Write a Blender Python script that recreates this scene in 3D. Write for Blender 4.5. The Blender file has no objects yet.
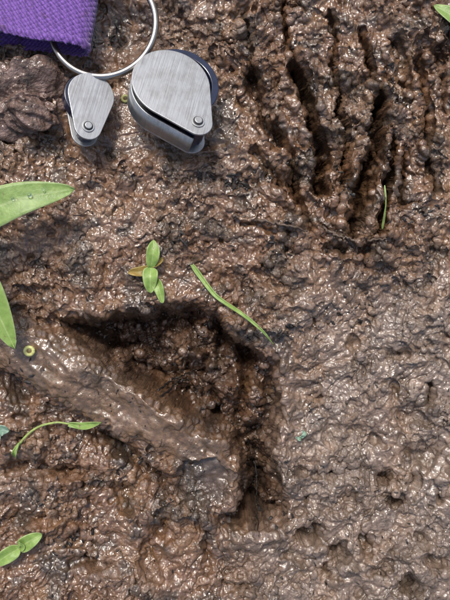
import bpy, bmesh, math, random
import numpy as np
from mathutils import Vector, Matrix
random.seed(7); rng=np.random.default_rng(11)
sc=bpy.context.scene
# ------------------------------------------------------------ helpers
def W(px,py): return ((px-225)/100.0,(300-py)/100.0)
def perlin(x,y,seed=0):
    xi=np.floor(x).astype(np.int64); yi=np.floor(y).astype(np.int64)
    xf=x-xi; yf=y-yi
    u=xf*xf*xf*(xf*(xf*6-15)+10); v=yf*yf*yf*(yf*(yf*6-15)+10)
    def g(ix,iy,dx,dy):
        h=(ix*374761393+iy*668265263+seed*1274126177)&0xffffffff
        h=((h^(h>>13))*1274126177)&0xffffffff
        h=(h^(h>>16))&0xffff
        a=h*(2*math.pi/65536.0)
        return np.cos(a)*dx+np.sin(a)*dy
    n00=g(xi,yi,xf,yf); n10=g(xi+1,yi,xf-1,yf)
    n01=g(xi,yi+1,xf,yf-1); n11=g(xi+1,yi+1,xf-1,yf-1)
    return ((n00*(1-u)+n10*u)*(1-v)+(n01*(1-u)+n11*u)*v)*1.5
def clods(x,y,seed=0):
    """rounded clods: smooth cellular bumps of varying height"""
    xi=np.floor(x).astype(np.int64); yi=np.floor(y).astype(np.int64)
    out=np.zeros_like(x)
    for a in (-1,0,1):
        for b in (-1,0,1):
            ix=xi+a; iy=yi+b
            h=(ix*374761393+iy*668265263+seed*1274126177)&0xffffffff
            h=((h^(h>>13))*1274126177)&0xffffffff; h=h^(h>>16)
            px=ix+(h&255)/255.0; py=iy+((h>>8)&255)/255.0; s=.35+.65*((h>>16)&255)/255.0
            th=((h>>24)&255)/255.0*3.14159
            dx=x-px; dy=y-py; c=np.cos(th); sn=np.sin(th)
            u=dx*c+dy*sn; v=(-dx*sn+dy*c)*1.5
            e=(u*u+v*v)/(s*s*.8)
            out=np.maximum(out,s*np.clip(1-e,0,1)**.8)
    return out
def fbm(x,y,f,o=4,seed=0,gain=.5):
    r=0;a=1
    for i in range(o):
        r=r+a*perlin(x*f+i*3.7,y*f-i*5.1,seed+i); f*=2.03; a*=gain
    return r
def sabs(v,e=.06): return np.sqrt(v*v+e*e)-e
def billow(x,y,f,o=3,seed=0,gain=.5,e=.06):
    r=0;a=1
    for i in range(o):
        r=r+a*sabs(perlin(x*f+i*3.7,y*f-i*5.1,seed+i),e); f*=2.03; a*=gain
    return r
def sstep(a,b,x):
    t=np.clip((x-a)/(b-a),0,1); return t*t*(3-2*t)
def segd(X,Y,p,q):
    (x1,y1),(x2,y2)=W(*p),W(*q)
    dx,dy=x2-x1,y2-y1; L=dx*dx+dy*dy+1e-9
    t=np.clip(((X-x1)*dx+(Y-y1)*dy)/L,0,1)
    return np.hypot(X-x1-t*dx,Y-y1-t*dy)
def polyd(X,Y,pts):
    d=None
    for a,b in zip(pts[:-1],pts[1:]):
        e=segd(X,Y,a,b); d=e if d is None else np.minimum(d,e)
    return d
def polysd(X,Y,pts):
    d=polyd(X,Y,pts+[pts[0]])
    ins=np.zeros(X.shape,bool)
    P=[W(*p) for p in pts]
    for (x1,y1),(x2,y2) in zip(P,P[1:]+P[:1]):
        c=((y1>Y)!=(y2>Y))&(X<(x2-x1)*(Y-y1)/(y2-y1+1e-12)+x1)
        ins^=c
    return np.where(ins,-d,d)
# ------------------------------------------------------------ terrain grid
def axis(lim,step,far):
    a=list(np.arange(-lim,lim+1e-6,step)); s=step; x=a[-1]; ext=[]
    while x<far:
        s*=1.12; x+=s; ext.append(x)
    return np.array([-e for e in ext[::-1]]+a+ext)
xs=axis(2.7,.0075,80.); ys=axis(3.4,.0075,80.)
X,Y=np.meshgrid(xs,ys)
wx=X+.10*perlin(X*1.7,Y*1.7,101)+.035*perlin(X*5,Y*5,102)
wy=Y+.10*perlin(X*1.7,Y*1.7,103)+.035*perlin(X*5,Y*5,104)
ex=X+.05*perlin(X*2.2,Y*2.2,131)+.035*perlin(X*6,Y*6,132)+.015*perlin(X*14,Y*14,133)
ey=Y+.05*perlin(X*2.2,Y*2.2,134)+.035*perlin(X*6,Y*6,135)+.015*perlin(X*14,Y*14,136)
rx_=X+.06*perlin(X*1.8,Y*1.8,151)+.022*perlin(X*5,Y*5,152)+.010*perlin(X*13,Y*13,155)
ry_=Y+.06*perlin(X*1.8,Y*1.8,153)+.022*perlin(X*5,Y*5,154)+.010*perlin(X*13,Y*13,156)
PX=ex*100+225; PY=300-ey*100
def blob(px,py,rx,ry,rot=0,pw=1):
    c,s=math.cos(rot),math.sin(rot)
    dx=PX-px; dy=PY-py
    a=(dx*c+dy*s)/rx; b=(-dx*s+dy*c)/ry
    return np.exp(-(a*a+b*b)**pw)
flat_br=sstep(-40,60,(PX-285)+(PY-330)*.25)*sstep(240,320,PY)
flat_ul=blob(90,240,110,70)
upright=sstep(225,290,PX)*(1-sstep(230,290,PY))
lowleft=(1-sstep(200,290,PX))*sstep(400,450,PY)
track=[(52,318),(90,316),(130,312),(165,306),(198,300),(226,318),(248,346),(270,358),(278,400),(276,450),(284,500),(286,522),(258,534),(230,524),(236,490),(238,462),(226,448),(190,426),(145,396),(100,362)]
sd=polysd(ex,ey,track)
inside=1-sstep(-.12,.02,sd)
rp=[(-160,262),(-40,317),(15,346),(80,378),(150,416),(210,448)]
rd=polyd(rx_,ry_,rp)
rm=np.exp(-(rd/.25)**6)
patch=sstep(-.35,.45,fbm(X,Y,1.4,3,400))
patch2=sstep(-.3,.4,fbm(X+5,Y,2.3,3,410))
rough=np.clip((1-.45*flat_br-.4*flat_ul)*(.5+.8*patch),.25,1.25)*(1-.7*rm)
H=.10*fbm(X,Y,.55,2,5)
H=H+.08*fbm(wx,wy,2.1,2,9)*rough
H=H+.115*(billow(wx,wy,3.4,2,21,.5,.08)-.3)*rough
H=H+.052*(billow(wx+3,wy,8.5,2,31,.5,.07)-.3)*(.3+.7*rough)
H=H+.045*clods(wx*7,wy*7,51)*rough*patch2
H=H+.024*clods(wx*14+9,wy*14,52)*(.15+.85*rough)*(.3+.7*patch)
H=H+.008*clods(X*26,Y*26+4,53)*patch2
H=H+.007*fbm(X,Y,18,3,42,.6)
st=np.abs(perlin((X*.9+Y*.25)*8+1.5*perlin(X*3,Y*3,3),(Y-X*.2)*2.4,55))
H=H-.065*(1-sstep(0,.34,st))*(.12+.88*upright)*sstep(-.05,.4,perlin(X*1.3,Y*1.3,77)+.1)*(1-rm)
st2=np.abs(perlin((X*.8-Y*.55)*10+perlin(X*4,Y*4,4),(Y+X*.7)*3.4,56))
H=H-.028*(1-sstep(0,.28,st2))*np.clip(flat_br+lowleft,0,1)*sstep(-.1,.35,perlin(X*2.3,Y*2.3,78))*(1-rm)
# the track (deep print)
H=H*(1-.4*inside)-.60*inside
H=H+inside*(.32*(billow(ex,ey,3.8,3,61,.55)-.33)+.07*clods(ex*6,ey*6,62)+.015*clods(ex*14,ey*14,63))
H=H+.09*np.exp(-((sd-.07)/.075)**2)*sstep(-.4,.2,perlin(X*2,Y*2,140)+.2)*(1-rm)
for (x,y,rx,ry,a) in [(182,350,20,16,.28),(207,328,16,12,.26),(228,385,20,30,.30),(258,398,12,32,.30),(236,432,18,12,.14),(205,372,14,14,.16),(196,395,12,10,.2)]:
    H=H+a*blob(x,y,rx,ry,0,1.4)
for (x,y,rx,ry,a) in [(206,424,18,9,.45),(184,400,14,8,.30),(260,488,10,26,.42),(246,520,26,8,.44),(218,345,6,26,.38),(120,348,34,10,.2),(245,365,6,26,.28),(272,385,5,30,.3),(150,378,22,9,.24),(230,455,14,8,.24)]:
    H=H-a*blob(x,y,rx,ry)
# diagonal ridge of slick mud with a groove along its lower side
rside=polyd(rx_,ry_,[(-160,245),(-40,299),(20,328),(85,361),(155,398),(210,430)])
H=H*(1-.7*rm)+rm*(.15+.09*np.exp(-(rside/.13)**2)+.08*perlin(X*2.2,Y*2.2,500)+.025*perlin((X-Y)*3,(X+Y)*9,501))
rl=polyd(rx_,ry_,[(-160,314),(-40,362),(8,387),(68,418),(128,457),(168,490)])
H=H-.28*np.exp(-(rl/.09)**2)*(.75+.7*perlin(X*3,Y*3,141))
# firm clay piece
slsd=polysd(ex,ey,[(182,454),(226,462),(238,474),(222,506),(200,500),(178,510),(172,484)])
sl=1-sstep(-.05,.02,slsd)
H=H*(1-.7*sl)+sl*(-.04+.22*(ex+.2)+.08*(ey+1.8)+.02*fbm(X,Y,4,3,503))
H=H+.34*blob(271,500,7,18,0,1.5)
# toe drags
for pts,w,dp in [([(296,66),(304,95),(314,130),(322,160),(324,190)],.058,.56),([(380,100),(374,140),(362,190),(354,234)],.058,.56),([(391,140),(387,182),(378,234)],.034,.30),
                 ([(250,74),(262,108),(276,142)],.055,.28),([(278,124),(292,168),(298,206)],.036,.24),([(418,60),(428,130),(434,192)],.036,.2),([(256,150),(275,175),(290,195)],.04,.12),
                 ([(284,6),(290,40),(297,70)],.034,.18),([(362,30),(372,66),(380,100)],.034,.2),([(330,20),(337,84)],.03,.16),([(395,42),(410,92)],.036,.13),([(245,25),(250,72)],.04,.15),([(340,88),(348,140),(346,180)],.028,.24),
                 ([(236,226),(290,236)],.035,.10),([(325,246),(368,249)],.035,.14),([(405,150),(402,205)],.03,.16),([(300,190),(306,228)],.035,.14),([(440,50),(446,110)],.03,.14)]:
    d=polyd(ex,ey,pts)
    H=H-dp*np.exp(-(d/w)**2)*(.95+.5*perlin(X*4,Y*4,150))+dp*.22*np.exp(-((d-w*2.0)/(w*.9))**2)
for (x,y,rx,ry,a) in [(122,25,26,30,.30),(78,68,24,8,.2),(62,130,8,26,.2),(235,180,34,9,.14)]:
    H=H-a*blob(x,y,rx,ry)
for (x,y,rx,ry,a) in [(425,458,18,11,.24),(440,440,10,16,.12),(410,418,14,12,.12),(384,481,7,8,.34),(398,500,8,7,.24),(311,537,11,8,.36),(343,553,8,10,.38),(370,548,6,11,.2),
                      (408,586,9,7,.34),(290,560,12,6,.12),(330,578,7,7,.2),(415,480,5,12,.18),(440,500,7,8,.16),(230,590,20,6,.14),(432,395,6,10,.2),
                      (60,470,30,6,.2),(120,500,12,14,.22),(30,520,30,6,.2),(150,560,12,18,.2),(90,565,22,6,.18),(205,560,6,22,.16),(14,470,16,8,.18),(75,545,16,8,.18),(165,530,10,16,.16),
                      (100,60,20,10,.1),(35,290,20,8,.1),(300,370,10,5,.07),(330,430,8,12,.07),(355,345,6,9,.12),(395,390,5,8,.12),(300,470,7,5,.11),(350,500,6,8,.13),(420,540,7,7,.16),
                      (375,440,6,7,.14),(335,475,6,6,.12),(318,400,7,5,.1),(400,355,8,5,.1),(385,575,6,6,.16),(440,560,7,7,.16),(305,505,6,7,.12)]:
    H=H-a*blob(x,y,rx,ry,0,1.3)+a*.4*blob(x+rx*.9,y+ry*1.3,rx*.9,ry*.6)
fl=1-sstep(.30,.75,np.hypot((X+.58)/1.1,Y-1.88))
fl2=1-sstep(.2,.5,np.hypot(X+1.32,Y-1.80))
ff=np.clip(fl+fl2,0,1); H=H*(1-.75*ff)-.02*ff
ring_fl=1-sstep(.5,.8,np.hypot(X+1.18,Y-2.67)); H=H*(1-.4*ring_fl)-.03*ring_fl
def stamp(cx,cy,r,a,asp=1,rot=0,pw=1.5):
    R=r*max(1,asp)*2.4
    i0,i1=np.searchsorted(xs,[cx-R,cx+R]); j0,j1=np.searchsorted(ys,[cy-R,cy+R])
    if i1<=i0 or j1<=j0: return
    dx=X[j0:j1,i0:i1]-cx; dy=Y[j0:j1,i0:i1]-cy
    c,s=math.cos(rot),math.sin(rot)
    u=(dx*c+dy*s)/(r*asp); v=(-dx*s+dy*c)/r
    e=u*u+v*v
    H[j0:j1,i0:i1]+=a*np.exp(-e**pw)*(1-.5*rm[j0:j1,i0:i1])*(.5+.5*patch[j0:j1,i0:i1])
for i in range(1200):
    r=rng.uniform(.014,.03)*(1 if rng.random()<.8 else 2)
    stamp(rng.uniform(-2.7,2.7),rng.uniform(-3.4,3.4),r,-r*rng.uniform(.8,2.0),rng.uniform(1,1.8),rng.uniform(0,3.14))
for i in range(2400):
    cx=rng.uniform(-2.7,2.7); cy=rng.uniform(-3.4,3.4); r=rng.uniform(.014,.05)
    if math.hypot(cx+.6,cy-1.88)<.45: continue
    stamp(cx,cy,r,r*rng.uniform(.35,.9),rng.uniform(1,1.8),rng.uniform(0,3.14),1.2)
for i in range(160):
    stamp(rng.uniform(-2.7,2.7),rng.uniform(-3.4,3.4),rng.uniform(.010,.018),-.03,rng.uniform(5,11),rng.normal(1.3,.7))
ny,nx=X.shape
def gh(x,y):
    i=int(np.clip(np.searchsorted(xs,x)-1,0,nx-2)); j=int(np.clip(np.searchsorted(ys,y)-1,0,ny-2))
    tx=(x-xs[i])/(xs[i+1]-xs[i]); ty=(y-ys[j])/(ys[j+1]-ys[j])
    return float((H[j,i]*(1-tx)+H[j,i+1]*tx)*(1-ty)+(H[j+1,i]*(1-tx)+H[j+1,i+1]*tx)*ty)
# push the surface along its normals so that steep banks are lumpy too
gy,gx=np.gradient(H,ys,xs)
nl=np.sqrt(gx*gx+gy*gy+1); steep=sstep(.6,1.8,np.sqrt(gx*gx+gy*gy))
q=.05*steep*(perlin(X*7+H*9,Y*7-H*7,600)+.5*perlin(X*15-H*14,Y*15+H*13,601))
VX=X-gx/nl*q; VY=Y-gy/nl*q; VZ=H+q/nl
# colours (albedo of different mud, silty and organic, plus painted hollow shade and sky sheen)
def C(r,g,bl): return np.array([r,g,bl])
silt_sheen=C(.215,.158,.120); red=C(.165,.086,.044); olive=C(.072,.048,.030); dark=C(.018,.014,.011); ochre=C(.225,.128,.064)  # silty tone is lightened to carry the grey sky sheen at lower right
m=np.clip(.05+.9*flat_br+.35*fbm(wx,wy,1.2,3,200),0,1)[...,None]
col=red*(1-m)+silt_sheen*m
k=np.clip(.6*sstep(.0,.6,fbm(wx,wy,2.6,3,210))*(1-.4*flat_br),0,1)[...,None]; col=col*(1-k)+ochre*k
k=np.clip(.85*sstep(.0,.55,fbm(wx+9,wy,3.5,4,220))*(1-.35*flat_br),0,1)[...,None]; col=col*(1-k)+olive*k
k=(rm*.55)[...,None]; col=col*(1-k)+C(.160,.102,.060)*k
k=(sl*.65)[...,None]; col=col*(1-k)+C(.055,.044,.034)*k
k=np.clip(.85*inside,0,1)[...,None]*np.clip(.75+.5*fbm(wx,wy,5,2,230),0,1)[...,None]; col=col*(1-k)+C(.080,.040,.021)*k  # print interior darkened, cavity shade painted into the colour
shade_orgm=np.clip(blob(122,25,26,30)+blob(248,520,28,14)+blob(260,488,10,26)+.8*blob(235,182,40,10)+.9*blob(205,424,18,10)+.8*blob(420,218,26,10)+.6*blob(60,560,40,12)+.6*blob(120,348,44,12)+.9*blob(315,130,9,54)+.9*blob(367,170,10,64)+.5*blob(20,500,30,8)+.6*blob(185,398,14,8)+.6*blob(345,246,30,6)+.5*blob(262,100,10,24)+.8*np.exp(-(rl/.07)**2),0,1)*sstep(-.5,.3,fbm(X,Y,6,3,260))  # shade painted in hollows, toe slots and groove, plus dark organic patches
k=(shade_orgm*.85)[...,None]; col=col*(1-k)+dark*k
col=col*(1+.24*fbm(X,Y,14,3,240))[...,None]
col=np.clip(col,.008,.6)
me=bpy.data.meshes.new("muddy_ground")
nv=nx*ny
co=np.stack([VX.ravel(),VY.ravel(),VZ.ravel()],1).astype(np.float32)
idx=np.arange(nv).reshape(ny,nx)
f=np.stack([idx[:-1,:-1],idx[:-1,1:],idx[1:,1:],idx[1:,:-1]],-1).reshape(-1,4)
me.vertices.add(nv); me.vertices.foreach_set("co",co.ravel())
me.loops.add(f.size); me.loops.foreach_set("vertex_index",f.ravel().astype(np.int32))
me.polygons.add(len(f)); me.polygons.foreach_set("loop_start",np.arange(0,f.size,4,dtype=np.int32))
me.polygons.foreach_set("loop_total",np.full(len(f),4,dtype=np.int32))
me.polygons.foreach_set("use_smooth",np.ones(len(f),bool))
me.update(calc_edges=True)
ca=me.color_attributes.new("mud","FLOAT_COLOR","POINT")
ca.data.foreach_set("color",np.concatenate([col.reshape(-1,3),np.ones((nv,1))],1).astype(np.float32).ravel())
# grit: how churned (1) or smeared smooth (0) the mud is
gr=me.attributes.new("grit","FLOAT","POINT")
gr.data.foreach_set("value",np.clip((.50+.45*patch)*(1-.25*rm),0,1).astype(np.float32).ravel())
ground=bpy.data.objects.new("muddy_ground",me); sc.collection.objects.link(ground)
# ------------------------------------------------------------ materials
def newmat(n):
    m=bpy.data.materials.new(n); m.use_nodes=True
    nt=m.node_tree; return m,nt,nt.nodes,nt.links,nt.nodes["Principled BSDF"]
def N(ns,t,**k):
    n=ns.new(t)
    for a,v in k.items(): setattr(n,a,v)
    return n
def noise(ns,ls,vec,scale,detail=4,rough=.55):
    n=ns.new("ShaderNodeTexNoise"); n.inputs["Scale"].default_value=scale; n.inputs["Detail"].default_value=detail; n.inputs["Roughness"].default_value=rough
    ls.new(vec,n.inputs["Vector"]); return n
def ramp(ns,ls,src,stops):
    r=ns.new("ShaderNodeValToRGB"); ls.new(src,r.inputs[0])
    e=r.color_ramp.elements
    e[0].position=stops[0][0]; e[0].color=(*stops[0][1],1)
    e[1].position=stops[-1][0]; e[1].color=(*stops[-1][1],1)
    for p,c in stops[1:-1]:
        q=e.new(p); q.color=(*c,1)
    return r
def mulcol(ns,ls,a,b,fac=1,mode='MULTIPLY'):
    x=ns.new("ShaderNodeMix"); x.data_type='RGBA'; x.blend_type=mode; x.inputs[0].default_value=fac
    ls.new(a,x.inputs[6]); ls.new(b,x.inputs[7]); return x.outputs[2]
def wetness(ns,ls,B,ob,lo=.25,hi=1.0,bumpd=.022,sc_=40,coatr=.12,csc=1.0,cb=.5,grit=None):
    n3=noise(ns,ls,ob,3.2,5,.6); r3=ramp(ns,ls,n3.outputs[0],[(.36,(lo,)*3),(.58,(hi,)*3)]); ls.new(r3.outputs[0],B.inputs["Coat Weight"])
    B.inputs["Coat Roughness"].default_value=coatr; B.inputs["Coat IOR"].default_value=1.7
    n4=noise(ns,ls,ob,sc_,5,.62); bp=ns.new("ShaderNodeBump"); bp.inputs["Strength"].default_value=.9; bp.inputs["Distance"].default_value=bumpd
    ls.new(n4.outputs[0],bp.inputs["Height"]); ls.new(bp.outputs[0],B.inputs["Normal"])
    n5=noise(ns,ls,ob,sc_*csc,2,.5); b5=ns.new("ShaderNodeBump"); b5.inputs["Strength"].default_value=.9; b5.inputs["Distance"].default_value=bumpd*cb
    ls.new(n5.outputs[0],b5.inputs["Height"]); ls.new(b5.outputs[0],B.inputs["Coat Normal"])
    if grit: ls.new(grit,bp.inputs["Strength"]); ls.new(grit,b5.inputs["Strength"])
mud,nt,ns,ls,B=newmat("wet_mud")
tc=ns.new("ShaderNodeTexCoord"); ob=tc.outputs["Object"]
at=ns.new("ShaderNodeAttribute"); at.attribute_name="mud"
ag=ns.new("ShaderNodeAttribute"); ag.attribute_name="grit"
n1=noise(ns,ls,ob,20,6,.65); r1=ramp(ns,ls,n1.outputs[0],[(.3,(.65,.62,.6)),(.55,(1,1,1)),(.75,(1.25,1.2,1.15))])
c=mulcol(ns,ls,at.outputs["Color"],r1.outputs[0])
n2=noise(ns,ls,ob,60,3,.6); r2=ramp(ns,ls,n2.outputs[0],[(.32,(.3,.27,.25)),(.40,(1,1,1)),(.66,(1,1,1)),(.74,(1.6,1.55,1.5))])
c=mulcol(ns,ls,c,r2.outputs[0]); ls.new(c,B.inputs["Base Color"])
B.inputs["Roughness"].default_value=.40
wetness(ns,ls,B,ob,.45,1.0,.029,30,.065,1.15,.75,ag.outputs["Fac"])
me.materials.append(mud)
def simple(n,colr,rough=.5,metal=0,nscale=30,var=.25,bump=0,spec=.5):
    m,nt,ns,ls,B=newmat(n)
    tc=ns.new("ShaderNodeTexCoord")
    t=noise(ns,ls,tc.outputs["Object"],nscale,4)
    a=tuple(x*(1-var) for x in colr); b_=tuple(min(1,x*(1+var)) for x in colr)
    r=ramp(ns,ls,t.outputs[0],[(.3,a),(.7,b_)]); ls.new(r.outputs[0],B.inputs["Base Color"])
    B.inputs["Roughness"].default_value=rough; B.inputs["Metallic"].default_value=metal; B.inputs["Specular IOR Level"].default_value=spec
    if bump:
        bp=ns.new("ShaderNodeBump"); bp.inputs["Strength"].default_value=.6; bp.inputs["Distance"].default_value=bump
        ls.new(t.outputs[0],bp.inputs["Height"]); ls.new(bp.outputs[0],B.inputs["Normal"])
    return m
def brushed(n,colr,rot=0):
    m,nt,ns,ls,B=newmat(n)
    tc=ns.new("ShaderNodeTexCoord"); mp=ns.new("ShaderNodeMapping"); mp.inputs["Rotation"].default_value=(0,0,rot)
    mp2=ns.new("ShaderNodeMapping"); mp2.inputs["Scale"].default_value=(150,3,5)
    ls.new(tc.outputs["Object"],mp.inputs[0]); ls.new(mp.outputs[0],mp2.inputs[0])
    t=noise(ns,ls,mp2.outputs[0],1,4,.6)
    r=ramp(ns,ls,t.outputs[0],[(.3,tuple(x*.76 for x in colr)),(.7,tuple(min(1,x*1.12) for x in colr))])
    s=noise(ns,ls,tc.outputs["Object"],7,6,.65); r5=ramp(ns,ls,s.outputs[0],[(.34,(.80,.78,.75)),(.56,(1,1,1))])
    c=mulcol(ns,ls,r.outputs[0],r5.outputs[0])
    # thin specks of dried mud
    ts=noise(ns,ls,tc.outputs["Object"],30,4,.7); rs=ramp(ns,ls,ts.outputs[0],[(.68,(0,0,0)),(.74,(.8,.8,.8))])
    mx0=ns.new("ShaderNodeMix"); mx0.data_type='RGBA'; ls.new(rs.outputs[0],mx0.inputs[0]); ls.new(c,mx0.inputs[6]); mx0.inputs[7].default_value=(.16,.10,.06,1); c=mx0.outputs[2]
    ls.new(c,B.inputs["Base Color"])
    B.inputs["Metallic"].default_value=.8
    rr=ramp(ns,ls,t.outputs[0],[(.3,(.36,)*3),(.7,(.52,)*3)]); ls.new(rr.outputs[0],B.inputs["Roughness"])
    bp=ns.new("ShaderNodeBump"); bp.inputs["Strength"].default_value=.3; bp.inputs["Distance"].default_value=.003
    ls.new(t.outputs[0],bp.inputs["Height"]); ls.new(bp.outputs[0],B.inputs["Normal"])
    return m
M_brush=brushed("brushed_steel",(.41,.425,.44),math.radians(15))
M_chrome=simple("polished_steel",(.62,.62,.6),.2,1,8,.1)
M_black=simple("navy_black_enamel",(.012,.018,.045),.25,0,20,.3)
M_dark=simple("dark_gap",(.02,.02,.02),.6)
def leafmat(n,base,vein,yellow=0):
    m,nt,ns,ls,B=newmat(n)
    uv=ns.new("ShaderNodeUVMap"); sep=ns.new("ShaderNodeSeparateXYZ"); ls.new(uv.outputs[0],sep.inputs[0])
    a=N(ns,"ShaderNodeMath",operation='SUBTRACT'); ls.new(sep.outputs[1],a.inputs[0]); a.inputs[1].default_value=.5
    ab=N(ns,"ShaderNodeMath",operation='ABSOLUTE'); ls.new(a.outputs[0],ab.inputs[0])
    r=ramp(ns,ls,ab.outputs[0],[(.0,vein),(.05,base),(.42,base),(.5,vein)])
    tc=ns.new("ShaderNodeTexCoord"); t=noise(ns,ls,tc.outputs["Object"],14,4); rr=ramp(ns,ls,t.outputs[0],[(.3,(.75,.8,.7)),(.7,(1.2,1.15,1.2))])
    c=mulcol(ns,ls,r.outputs[0],rr.outputs[0])
    ts=noise(ns,ls,tc.outputs["Object"],22,5,.7); rs=ramp(ns,ls,ts.outputs[0],[(.62,(0,0,0)),(.68,(1,1,1))])
    mx0=ns.new("ShaderNodeMix"); mx0.data_type='RGBA'; ls.new(rs.outputs[0],mx0.inputs[0]); ls.new(c,mx0.inputs[6]); mx0.inputs[7].default_value=(.24,.17,.10,1); c=mx0.outputs[2]
    ls.new(c,B.inputs["Base Color"])
    B.inputs["Roughness"].default_value=.42
    t2=noise(ns,ls,tc.outputs["Object"],40,3); bp=ns.new("ShaderNodeBump"); bp.inputs["Strength"].default_value=.35; bp.inputs["Distance"].default_value=.01
    ls.new(t2.outputs[0],bp.inputs["Height"]); ls.new(bp.outputs[0],B.inputs["Normal"])
    tr=ns.new("ShaderNodeBsdfTranslucent"); ls.new(c,tr.inputs[0])
    mx=ns.new("ShaderNodeMixShader"); mx.inputs[0].default_value=.3
    ls.new(B.outputs[0],mx.inputs[1]); ls.new(tr.outputs[0],mx.inputs[2]); ls.new(mx.outputs[0],ns["Material Output"].inputs[0])
    return m
M_leaf=leafmat("leaf_green",(.27,.41,.12),(.40,.52,.23))
M_leaf2=leafmat("leaf_fresh_green",(.28,.43,.11),(.42,.54,.22))
M_leafy=leafmat("leaf_yellow_brown",(.36,.25,.06),(.45,.36,.12))
M_leafb=leafmat("leaf_blue_green",(.24,.38,.28),(.4,.55,.45))
M_stem=simple("stem_green",(.28,.36,.11),.45)
M_twig=simple("dead_twig",(.075,.050,.034),.5,0,30,.5,.01)
M_char=simple("rotten_plant_bits",(.018,.015,.014),.5,0,40,.5,.01,.4)
# ------------------------------------------------------------ object helpers
def empty(name,loc=(0,0,0)):
    e=bpy.data.objects.new(name,None); e.empty_display_size=.1; sc.collection.objects.link(e); e.location=loc; return e
def mkobj(name,bm,mat,parent=None,smooth=True):
    me=bpy.data.meshes.new(name); bm.to_mesh(me); bm.free()
    if smooth:
        for p in me.polygons: p.use_smooth=True
    for mm in (mat if isinstance(mat,list) else [mat]): me.materials.append(mm)
    o=bpy.data.objects.new(name,me); sc.collection.objects.link(o)
    if parent: o.parent=parent
    return o
def tube_bm(bm,pts,rads,n=8):
    rings=[]; pts=[Vector(p) for p in pts]
    for i,p in enumerate(pts):
        t=(pts[min(i+1,len(pts)-1)]-pts[max(i-1,0)]).normalized()
        up=Vector((0,0,1)) if abs(t.z)<.9 else Vector((1,0,0))
        a=t.cross(up).normalized(); b_=a.cross(t)
        r=rads[i] if hasattr(rads,'__len__') else rads
        rings.append([bm.verts.new(p+(a*math.cos(k*2*math.pi/n)+b_*math.sin(k*2*math.pi/n))*r) for k in range(n)])
    for A,Bq in zip(rings[:-1],rings[1:]):
        for k in range(n): bm.faces.new((A[k],A[(k+1)%n],Bq[(k+1)%n],Bq[k]))
    bm.faces.new(rings[0][::-1]); bm.faces.new(rings[-1])
def smoothpts(P,n=20):
    P=[Vector(p) for p in P]; out=[]
    Q=[P[0]*2-P[1]]+P+[P[-1]*2-P[-2]]
    for i in range(1,len(Q)-2):
        for k in range(n):
            t=k/n; a,b_,c_,d=Q[i-1],Q[i],Q[i+1],Q[i+2]
            out.append(.5*((2*b_)+(c_-a)*t+(2*a-5*b_+4*c_-d)*t*t+(3*b_-a-3*c_+d)*t**3))
    out.append(P[-1]); return out
def leaf(name,path,width,mat,parent,fold=.18,prof=None,nu=26,nv_=10,wave=.01,thick=.006):
    P=smoothpts(path,12); L=len(P)-1
    bm=bmesh.new(); uvl=bm.loops.layers.uv.new("UVMap"); g=[]
    ph=random.random()*6
    for i in range(nu+1):
        u=i/nu; k=u*L; j=min(int(k),L-1); p=P[j].lerp(P[j+1],k-j)
        t=(P[j+1]-P[j]).normalized(); s=Vector((-t.y,t.x,0)).normalized(); nrm=t.cross(s)*1
        if nrm.z<0: nrm=-nrm
        w=width*.5*(prof(u) if prof else (math.sin(math.pi*u**.8)**.75))
        row=[]
        for q in range(nv_+1):
            v=q/nv_*2-1
            off=s*(v*w)+nrm*(fold*w*abs(v)**1.5*1.0+wave*math.sin(u*9+ph+v*2)*abs(v))
            row.append((bm.verts.new(p+off),u,q/nv_))
        g.append(row)
    for A,Bq in zip(g[:-1],g[1:]):
        for q in range(nv_):
            f4=(A[q],Bq[q],Bq[q+1],A[q+1])
            try: fc=bm.faces.new([x[0] for x in f4])
            except: continue
            for lp,x in zip(fc.loops,f4): lp[uvl].uv=(x[1],x[2])
    o=mkobj(name,bm,mat,parent)
    sm=o.modifiers.new("s","SOLIDIFY"); sm.thickness=thick
    return o
M_water,nt,ns,ls,B=newmat("water"); B.inputs["Base Color"].default_value=(.95,1,.95,1); B.inputs["Roughness"].default_value=.02; B.inputs["Transmission Weight"].default_value=1; B.inputs["IOR"].default_value=1.33
def drop(parent,loc,r,name="water_drop"):
    bm=bmesh.new(); bmesh.ops.create_uvsphere(bm,u_segments=14,v_segments=8,radius=r)
    for v in bm.verts: v.co.z*=.55
    o=mkobj(name,bm,M_water,parent); o.location=loc; return o
# ------------------------------------------------------------ folding magnifiers
def outline(c1,r1,c2,r2,n=56):
    c1,c2=Vector(c1),Vector(c2); d=(c2-c1); D=d.length; base=math.atan2(d.y,d.x)
    al=math.acos((r1-r2)/D)
    pts=[]
    for i in range(n+1):
        a=base+al+(2*math.pi-2*al)*i/n; pts.append((c1.x+r1*math.cos(a),c1.y+r1*math.sin(a)))
    m=n//2
    for i in range(m+1):
        a=base-al+2*al*i/m; pts.append((c2.x+r2*math.cos(a),c2.y+r2*math.sin(a)))
    return pts
def plate(name,pts,z,th,mat,parent,bev=.006):
    bm=bmesh.new(); vs=[bm.verts.new((x,y,z)) for x,y in pts]; bm.faces.new(vs)
    r=bmesh.ops.extrude_face_region(bm,geom=bm.faces[:]); 
    for v in [g for g in r['geom'] if isinstance(g,bmesh.types.BMVert)]: v.co.z+=th
    bmesh.ops.recalc_face_normals(bm,faces=bm.faces)
    o=mkobj(name,bm,mat,parent,False)
    b_=o.modifiers.new("b","BEVEL"); b_.width=bev; b_.segments=3; b_.limit_method='ANGLE'; b_.angle_limit=math.radians(50)
    return o
def cyl(name,c,r,z,h,mat,parent,bev=.004,seg=40):
    return plate(name,[(c[0]+r*math.cos(i*2*math.pi/seg),c[1]+r*math.sin(i*2*math.pi/seg)) for i in range(seg)],z,h,mat,parent,bev)
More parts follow.
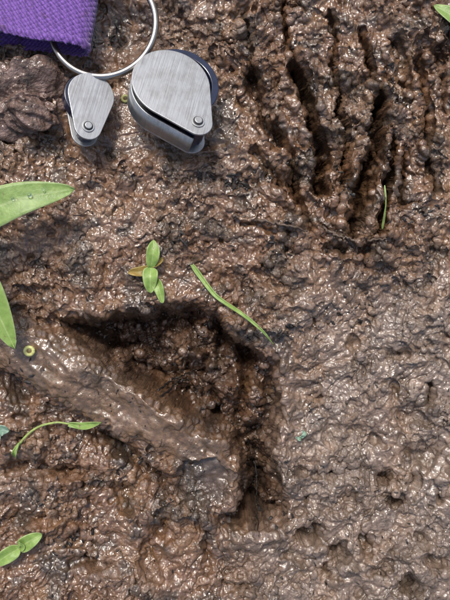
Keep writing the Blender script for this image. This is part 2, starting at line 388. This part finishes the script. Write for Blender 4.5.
def tubering(name,c,R,r,z,h,mat,parent,seg=64):
    bm=bmesh.new(); L=[]
    for i in range(seg):
        a=i*2*math.pi/seg; cs,sn=math.cos(a),math.sin(a)
        L.append([bm.verts.new((c[0]+q*cs,c[1]+q*sn,zz)) for q,zz in ((R,z),(R,z+h),(r,z+h),(r,z))])
    for i in range(seg):
        A,Bq=L[i],L[(i+1)%seg]
        for k in range(4): bm.faces.new((A[k],Bq[k],Bq[(k+1)%4],A[(k+1)%4]))
    bmesh.ops.recalc_face_normals(bm,faces=bm.faces)
    o=mkobj(name,bm,mat,parent,False); b_=o.modifiers.new("b","BEVEL"); b_.width=.008; b_.segments=2; b_.limit_method='ANGLE'
    return o
def wall(name,pts,z,h,th,mat,parent):
    bm=bmesh.new(); R=[]
    n=len(pts)
    for i,(x,y) in enumerate(pts):
        a=Vector(pts[max(i-1,0)]); b_=Vector(pts[min(i+1,n-1)]); t=(b_-a).normalized(); nn=Vector((t.y,-t.x))
        R.append([bm.verts.new((x-nn.x*o,y-nn.y*o,zz)) for o,zz in ((0,z),(0,z+h),(th,z+h),(th,z))])
    for A,Bq in zip(R[:-1],R[1:]):
        for k in range(4): bm.faces.new((A[k],Bq[k],Bq[(k+1)%4],A[(k+1)%4]))
    bm.faces.new(R[0]); bm.faces.new(R[-1][::-1]); bmesh.ops.recalc_face_normals(bm,faces=bm.faces)
    return mkobj(name,bm,mat,parent,True)
M_glass,nt,ns,ls,B=newmat("lens_glass"); B.inputs["Base Color"].default_value=(.8,.85,.9,1); B.inputs["Roughness"].default_value=.02; B.inputs["Transmission Weight"].default_value=1
def magnifier(c1,r1,c2,r2,lc,gap,tilt_dir,tilt,zc,wfrom=0,wto=0):
    ox,oy=W(*c1); s=.01
    L=lambda p:((p[0]-c1[0])*s,-(p[1]-c1[1])*s)
    e=empty("folding_magnifier",(ox,oy,zc))
    ax=Vector((-tilt_dir[1],tilt_dir[0],0)).normalized()
    e.rotation_mode='QUATERNION'; e.rotation_quaternion=Matrix.Rotation(tilt,4,ax).to_quaternion()
    a,b_=L(c1),L(c2); r1*=s; r2*=s
    pts=outline(a,r1,b_,r2); th=.022
    plate("front_cover",pts,gap/2-th,th,M_brush,e)
    plate("back_cover",pts,-gap/2,th,M_brush,e)
    wall("side_wall",pts[wfrom:wto],-gap/2+th,gap*.66,.02,M_brush,e)
    l=L(lc); tubering("lens_ring",l,r1*.99,r1*.80,-gap/2+th+.012,gap-2*th-.024,M_black,e)
    bm=bmesh.new(); bmesh.ops.create_uvsphere(bm,u_segments=32,v_segments=16,radius=r1*.79)
    for v in bm.verts: v.co.z*=.22
    o=mkobj("lens",bm,M_glass,e); o.location=(l[0],l[1],0)
    plate("lens_arm",outline(((l[0]*.45+b_[0]*.55),(l[1]*.45+b_[1]*.55)),r2*.8,b_,r2*.72,16),-gap*.28,gap*.56,M_black,e)
    cyl("pivot_pin",b_,r2*.22,-gap/2-.01,gap+.02,M_chrome,e)
    cyl("rivet_washer",b_,r2*.46,gap/2+.0005,.010,M_brush,e,.004)
    cyl("rivet_groove",b_,r2*.34,gap/2+.0108,.003,M_dark,e,.001)
    cyl("rivet_head",b_,r2*.27,gap/2+.0142,.016,M_brush,e,.008)
    return e
magnifier((171,104),37,(195,142),14,(181,98),.34,(.62,.75),math.radians(24),.31,wfrom=6,wto=62)
magnifier((94,106),22,(91,138),13,(91,106),.20,(.9,.35),math.radians(24),.22,wfrom=2,wto=50)
# ------------------------------------------------------------ split ring
bm=bmesh.new(); pts=[]; nn_=200
for i in range(nn_+1):
    a=i/nn_*2*math.pi*1.93+2.2
    pts.append((.515*math.cos(a),.515*math.sin(a),-.022+.044*i/nn_))
tube_bm(bm,pts,.030,10)
M_ring=simple("ring_steel",(.5,.47,.43),.3,1,8,.2)
kr=mkobj("key_ring",bm,M_ring); kx,ky=W(107,34); kr.location=(kx,ky,.21); kr.rotation_euler=(math.radians(-4),math.radians(-3),0)
# ------------------------------------------------------------ purple strap
pm,nt,ns,ls,B=newmat("purple_woven_nylon")
uv=ns.new("ShaderNodeUVMap")
wv=ns.new("ShaderNodeTexWave"); wv.wave_type='BANDS'; wv.bands_direction='DIAGONAL'; wv.inputs["Scale"].default_value=16; wv.inputs["Distortion"].default_value=2.5; wv.inputs["Detail Scale"].default_value=3; ls.new(uv.outputs[0],wv.inputs[0])
wr=ramp(ns,ls,wv.outputs[0],[(.1,(.085,.03,.20)),(.9,(.18,.075,.36))])
tn=noise(ns,ls,uv.outputs[0],60,4,.7); tr_=ramp(ns,ls,tn.outputs[0],[(.35,(.6,.6,.6)),(.65,(1.25,1.25,1.25))])
c=mulcol(ns,ls,wr.outputs[0],tr_.outputs[0])
tm=noise(ns,ls,uv.outputs[0],5,5,.7); tmr=ramp(ns,ls,tm.outputs[0],[(.55,(1,1,1)),(.70,(.55,.42,.30))]); c=mulcol(ns,ls,c,tmr.outputs[0])
ls.new(c,B.inputs["Base Color"]); B.inputs["Roughness"].default_value=.8
B.inputs["Sheen Weight"].default_value=.4
bp=ns.new("ShaderNodeBump"); bp.inputs["Strength"].default_value=.6; bp.inputs["Distance"].default_value=.01
ls.new(tn.outputs[0],bp.inputs["Height"]); ls.new(bp.outputs[0],B.inputs["Normal"])
prof=[(-4.5,.30),(-3.2,.16),(-2.2,.22),(-1.5,.31),(-.6,.33),(-.15,.31),(-.03,.26),(0,.19),(-.04,.12),(-.2,.075),(-1.0,.06),(-2.2,.03),(-3.2,.03)]
P=smoothpts([(x,0,z) for x,z in prof],80)
bm=bmesh.new(); uvl=bm.loops.layers.uv.new("UVMap"); nvv=150; rows=[]; d=0
for i,p in enumerate(P):
    if i: d+=(P[i]-P[i-1]).length
    row=[]
    t=(P[min(i+1,len(P)-1)]-P[max(i-1,0)]).normalized(); nr=Vector((-t.z,0,t.x))
    for q in range(nvv+1):
        v=q/nvv
        h=.0045*math.sin(d*80+(math.pi if int(v*40)%2 else 0))*abs(math.sin(v*40*math.pi))
        edge=.012*math.exp(-((v-.04)/.02)**2)+.012*math.exp(-((v-.96)/.02)**2)
        pt=Vector((p.x,v*1.05,p.z))+nr*(h+edge)+Vector((0,.012*math.sin(d*9)+.003*random.gauss(0,1)*(v<.01),.03*math.sin(v*5+d*2)+.012*math.sin(d*7+v*9)))
        row.append((bm.verts.new(pt),d,v))
    rows.append(row)
for A,Bq in zip(rows[:-1],rows[1:]):
    for q in range(nvv):
        f4=(A[q],A[q+1],Bq[q+1],Bq[q]); fc=bm.faces.new([x[0] for x in f4])
        for lp,x in zip(fc.loops,f4): lp[uvl].uv=(x[1],x[2])
strap=mkobj("purple_strap",bm,pm)
sxx,syy=W(92,60); strap.location=(sxx,syy,.02); strap.rotation_euler=(0,0,math.radians(-8))
so=strap.modifiers.new("s","SOLIDIFY"); so.thickness=.02
# ------------------------------------------------------------ plants
def P3(px,py,dz=.05): 
    x,y=W(px,py); return Vector((x,y,gh(x,y)+dz))
def stemo(parent,pts,r,mat=M_stem,name="stem"):
    bm=bmesh.new(); S=smoothpts(pts,10); n=len(S); tube_bm(bm,S,[r*(1-.4*i/n) for i in range(n)],8)
    return mkobj(name,bm,mat,parent)
e=empty("broad_leaved_seedling")
root=P3(-45,255,-.03)
stemo(e,[root,root+Vector((.05,.05,.2)),(-2.6,.53,.45)],.03)
p_oval=lambda u: math.sin(math.pi*min(1,u*.97+.03)**.85)**.6
leaf("leaf_1",[(-2.60,.54,.45),(-2.30,.74,.55),(-1.88,.92,.57),(-1.39,1.03,.48)],.36,M_leaf,e,.15,p_oval)
leaf("leaf_2",[(-2.60,.52,.45),(-2.30,.26,.57),(-2.13,.0,.58),(-1.94,-.45,.50)],.34,M_leaf2,e,.15,p_oval)
leaf("leaf_3",[(-2.6,.53,.45),(-3.0,.62,.55),(-3.4,.7,.5)],.34,M_leaf,e,.15,p_oval)
drop(e,(-1.78,.955,.585),.022); drop(e,(-1.66,1.01,.57),.014); drop(e,(-1.93,.92,.59),.016)
e=empty("small_seedling")
c0=P3(152,268,.10)
stemo(e,[P3(150,272,-.03),c0],.018)
leaf("leaf_1",[c0,c0+Vector((.03,.14,.06)),c0+Vector((.03,.27,.04))],.13,M_leaf2,e,.3,p_oval)
leaf("leaf_2",[c0,c0+Vector((.0,-.10,.05)),c0+Vector((-.0,-.25,.03))],.15,M_leaf2,e,.3,p_oval)
leaf("leaf_3",[c0+Vector((0,-.02,-.02)),c0+Vector((-.1,-.04,.02)),c0+Vector((-.22,-.05,.0))],.10,M_leafy,e,.3,p_oval)
leaf("leaf_4",[c0+Vector((.02,-.1,-.02)),c0+Vector((.08,-.2,.04)),c0+Vector((.12,-.35,.03))],.10,M_leaf2,e,.3,p_oval)
leaf("leaf_5",[c0+Vector((0,.02,-.02)),c0+Vector((.07,.04,.02)),c0+Vector((.12,.09,.0))],.05,M_leafy,e,.3,p_oval)
def blade(path,w,mat=M_leaf2):
    e=empty("grass_blade"); leaf("blade",path,w,mat,e,.5,lambda u:(1-u)**.5*min(1,u*12+.3),40,6,.003); return e
def over(L,dz):
    out=[]
    for px,py in L:
        x,y=W(px,py); z=max(gh(x+a,y+b) for a in (-.06,0,.06) for b in (-.06,0,.06)); out.append(Vector((x,y,z+dz)))
    return out
blade([P3(190,262,.0)]+over([(203,280),(215,295),(227,304),(238,311),(250,320),(262,331),(272,343)],.03),.046)
zt=max(P3(381,228).z,P3(381,190).z,P3(382,210).z)
x1,y1=W(381,230); x2,y2=W(382,208); x3,y3=W(381,188)
blade([(x1,y1,zt-.05),(x2,y2,zt+.06),(x3,y3,zt+.06)],.016,M_leaf)
e=empty("curved_seedling")
stemo(e,[P3(12,458,-.02),P3(22,441,.06),P3(38,427,.10)]+over([(58,421),(72,423)],.08),.015)
leaf("leaf_1",over([(70,423),(86,424),(105,419)],.09),.07,M_leaf2,e,.4,p_oval)
leaf("leaf_2",[P3(20,442,.07),P3(16,452,.07),P3(14,462,.04)],.04,M_leaf2,e,.4,p_oval)
e=empty("pale_seedling"); c0=P3(2,430,.08); c0.z=max(c0.z,over([(5,428)],.04)[0].z); stemo(e,[P3(0,432,-.03),c0],.015)
leaf("leaf_1",[c0,c0+Vector((.06,.03,.03)),c0+Vector((.12,.02,.02))],.10,M_leafb,e,.3,p_oval)
leaf("leaf_2",[c0,c0+Vector((-.06,.06,.03)),c0+Vector((-.14,.10,.02))],.10,M_leafb,e,.3,p_oval)
leaf("leaf_3",[c0,c0+Vector((.01,-.05,.02)),c0+Vector((.0,-.12,.0))],.05,M_leafb,e,.3,p_oval)
e=empty("two_leaved_seedling"); c0=P3(22,545,.09); c0.z=max(c0.z,over([(30,540)],.05)[0].z); stemo(e,[P3(23,548,-.03),c0],.016)
leaf("leaf_1",[c0,c0+Vector((.1,.08,.05)),c0+Vector((.23,.15,.03))],.15,M_leaf2,e,.3,p_oval)
leaf("leaf_2",[c0,c0+Vector((-.10,-.05,.05)),c0+Vector((-.24,-.15,.03))],.15,M_leaf2,e,.3,p_oval)
leaf("leaf_3",[c0,c0+Vector((.04,.03,.05)),c0+Vector((.02,.09,.08))],.06,M_leaf2,e,.3,p_oval)
e=empty("edge_seedling"); c0=P3(468,38,.12); stemo(e,[P3(470,40,-.03),c0],.018)
leaf("leaf_1",[c0,c0+Vector((-.17,.10,.06)),c0+Vector((-.40,.25,.03))],.18,M_leaf,e,.3,p_oval)
leaf("leaf_2",[c0,c0+Vector((.15,-.05,.06)),c0+Vector((.3,-.1,.0))],.17,M_leaf,e,.3,p_oval)
e=empty("tiny_sprout"); c0=P3(301,436,.05)
stemo(e,[P3(299,441,-.02),c0],.01)
leaf("leaf_1",[c0,c0+Vector((.02,.03,.02)),c0+Vector((.02,.07,.0))],.04,M_leafb,e,.3,p_oval)
leaf("leaf_2",[c0,c0+Vector((-.03,-.01,.02)),c0+Vector((-.06,.0,.0))],.035,M_leafb,e,.3,p_oval)
def seedring(px,py,R,name):
    e=empty(name); x,y=W(px,py); z=max(gh(x+a,y+b) for a in (-.05,0,.05) for b in (-.05,0,.05))+.01
    bm=bmesh.new(); pts=[(x+R*math.cos(a),y+R*.9*math.sin(a),z) for a in np.linspace(0,2*math.pi,30)]
    tube_bm(bm,pts,R*.45,10); mkobj("rim",bm,simple("seed_rim",(.50,.50,.18),.4),e)
    bm=bmesh.new(); bmesh.ops.create_uvsphere(bm,u_segments=12,v_segments=8,radius=R*.7)
    for v in bm.verts: v.co.z*=.4
    o=mkobj("seed",bm,simple("seed_core",(.16,.11,.04),.5),e); o.location=(x,y,z)
seedring(37,349,.040,"seed_case")
seedring(125,98,.032,"seed_case")
# ------------------------------------------------------------ twigs and roots
def twig(pts,r,mat=M_twig,name="twig",jit=.008):
    S=smoothpts(pts,12); S=[p+Vector((random.gauss(0,jit),random.gauss(0,jit),random.gauss(0,jit*.5))) for p in S]
    bm=bmesh.new(); n=len(S); tube_bm(bm,S,[r*(.7+.5*random.random())*(1-.5*i/n) for i in range(n)],8); return mkobj(name,bm,mat)
twig(over([(232,216),(255,220),(285,227),(306,233)],-.025),.022)
twig(over([(316,226),(338,238),(360,242),(380,241)],-.025),.018)
twig([P3(156,393,.04)]+over([(172,384),(190,376)],.03),.013,M_char)
twig([P3(160,398,.04)]+over([(176,388),(196,384)],.02),.011,M_char)
twig(over([(258,478),(260,498),(259,515),(258,535)],-.03),.009,M_char)
# ------------------------------------------------------------ mud clod at the left
def chunk(name,px,py,sx_,sy_,sz,mat,rot=0,sub=5,seed=0,amp=.22,dz=0):
    bm=bmesh.new(); bmesh.ops.create_icosphere(bm,subdivisions=sub,radius=1)
    V=np.array([v.co[:] for v in bm.verts])
    qx=V[:,0]+V[:,2]*.7+seed; qy=V[:,1]-V[:,2]*.6
    n=fbm(qx,qy,1.3,4,300+seed)+.6*(billow(qx,qy,2.6,3,310+seed,.6,.1)-.4)+.3*clods(qx*4,qy*4,320)
    for v,k in zip(bm.verts,n):
        s=1+amp*k; v.co*=s; v.co.x*=sx_; v.co.y*=sy_; v.co.z*=sz
    o=mkobj(name,bm,mat); x,y=W(px,py); o.location=(x,y,gh(x,y)+dz); o.rotation_euler=(.1,-.1,rot); return o
M_clod,nt,ns,ls,B=newmat("clod"); tc=ns.new("ShaderNodeTexCoord")
t=noise(ns,ls,tc.outputs["Object"],6,8,.7); r=ramp(ns,ls,t.outputs[0],[(.34,(.035,.024,.02)),(.5,(.15,.09,.068)),(.66,(.29,.195,.165))]); ls.new(r.outputs[0],B.inputs["Base Color"])
B.inputs["Roughness"].default_value=.45
wetness(ns,ls,B,tc.outputs["Object"],.1,.6,.05,20,.18)
chunk("mud_clod",20,102,.40,.34,.24,M_clod,.3,6,3,.40,.03)
# ------------------------------------------------------------ scattered black plant bits
bm=bmesh.new()
cl=[(292,45,6),(255,175,14),(232,182,12),(240,190,10),(342,178,8),(372,130,6),(425,215,16),(410,222,10),(345,195,6),(392,70,8),(85,325,6),(275,525,14),(245,520,16),(60,555,16),(75,548,12),(30,500,12),(180,240,8),(270,243,8),(285,330,8),(130,465,10),(20,375,10),(355,310,16),(215,415,12),(300,170,14),(200,175,12),(110,30,14)]
def bit(x,y,s):
    z=gh(x,y); k=random.randint(5,8); a0=random.random()*6; el=random.uniform(1.2,3.4)
    top=[];bot=[]
    c_,s_=math.cos(a0),math.sin(a0); tz=random.uniform(-.6,.6)
    ctr=bm.verts.new((x,y,z+s*.7))
    for i in range(k):
        a=i*2*math.pi/k; r=s*random.uniform(.55,1.2); u,v=r*el*math.cos(a),r*math.sin(a)
        top.append(bm.verts.new((x+u*c_-v*s_,y+u*s_+v*c_,z+s*.15+u*tz*.5))); bot.append(bm.verts.new((x+u*c_-v*s_,y+u*s_+v*c_,z-s*1.2)))
    for i in range(k):
        bm.faces.new((top[i],top[(i+1)%k],ctr)); bm.faces.new((bot[i],bot[(i+1)%k],top[(i+1)%k],top[i]))
for cx,cy,sp in cl:
    for i in range(random.randint(8,16)):
        x,y=W(cx+random.gauss(0,sp*.7),cy+random.gauss(0,sp*.5)); bit(x,y,random.uniform(.007,.022))
for i in range(500):
    x,y=random.uniform(-2.6,2.6),random.uniform(-3.3,3.3)
    if math.hypot((x+.7),y-1.9)<.75: continue
    bit(x,y,random.uniform(.005,.013))
mkobj("plant_debris",bm,M_char,None,False)
M_grit=simple("grit_stone",(.22,.16,.115),.4,0,18,.5,.006)
bm=bmesh.new()
for i in range(380):
    x,y=random.uniform(-2.6,2.6),random.uniform(-3.3,3.3)
    if math.hypot((x+.7),y-1.9)<.75: continue
    s=random.uniform(.005,.014)
    r=bmesh.ops.create_icosphere(bm,subdivisions=1,radius=s)
    z=gh(x,y)
    for v in r['verts']: v.co=Vector((x+v.co.x*random.uniform(.8,1.5),y+v.co.y*random.uniform(.6,1.2),z+v.co.z*.7))
mkobj("grit",bm,M_grit,None,False)
bm=bmesh.new()
for i in range(120):
    x,y=random.uniform(-2.6,2.6),random.uniform(-3.3,3.3); a=random.gauss(1.2,.9); l=random.uniform(.06,.2)
    if math.hypot((x+.7),y-1.9)<.85: continue
    pp=[]
    for k in range(6):
        t=k/5-.5; xx=x+math.cos(a+t*.5)*l*t; yy=y+math.sin(a+t*.5)*l*t; pp.append((xx,yy,gh(xx,yy)+.006))
    tube_bm(bm,pp,random.uniform(.003,.007),5)
mkobj("root_fibres",bm,M_twig)
# ------------------------------------------------------------ camera, light
cam=bpy.data.cameras.new("camera"); co_=bpy.data.objects.new("camera",cam); sc.collection.objects.link(co_)
co_.location=(0,0,6.5); co_.rotation_euler=(0,0,0); cam.lens=39; cam.sensor_width=36; cam.clip_end=500; cam.clip_start=.05
sc.camera=co_
az=Vector((-.2,.8)).normalized(); el=math.radians(59)
d=Vector((az.x*math.cos(el),az.y*math.cos(el),math.sin(el)))
sun=bpy.data.lights.new("sun","SUN"); sun.energy=2.7; sun.angle=math.radians(11); sun.color=(1,.97,.93)
so_=bpy.data.objects.new("sun",sun); sc.collection.objects.link(so_); so_.rotation_euler=d.to_track_quat('Z','Y').to_euler()
w=bpy.data.worlds.new("World"); sc.world=w; w.use_nodes=True; nt=w.node_tree
sk=nt.nodes.new("ShaderNodeTexSky"); sk.sky_type='NISHITA'; sk.sun_disc=False; sk.sun_elevation=el; sk.sun_rotation=math.atan2(az.x,az.y)
sk.dust_density=5; sk.air_density=1.1; sk.ozone_density=1
nt.links.new(sk.outputs[0],nt.nodes["Background"].inputs[0]); nt.nodes["Background"].inputs[1].default_value=.15
sc.view_settings.view_transform='Standard'; sc.view_settings.look='None'; sc.view_settings.exposure=0
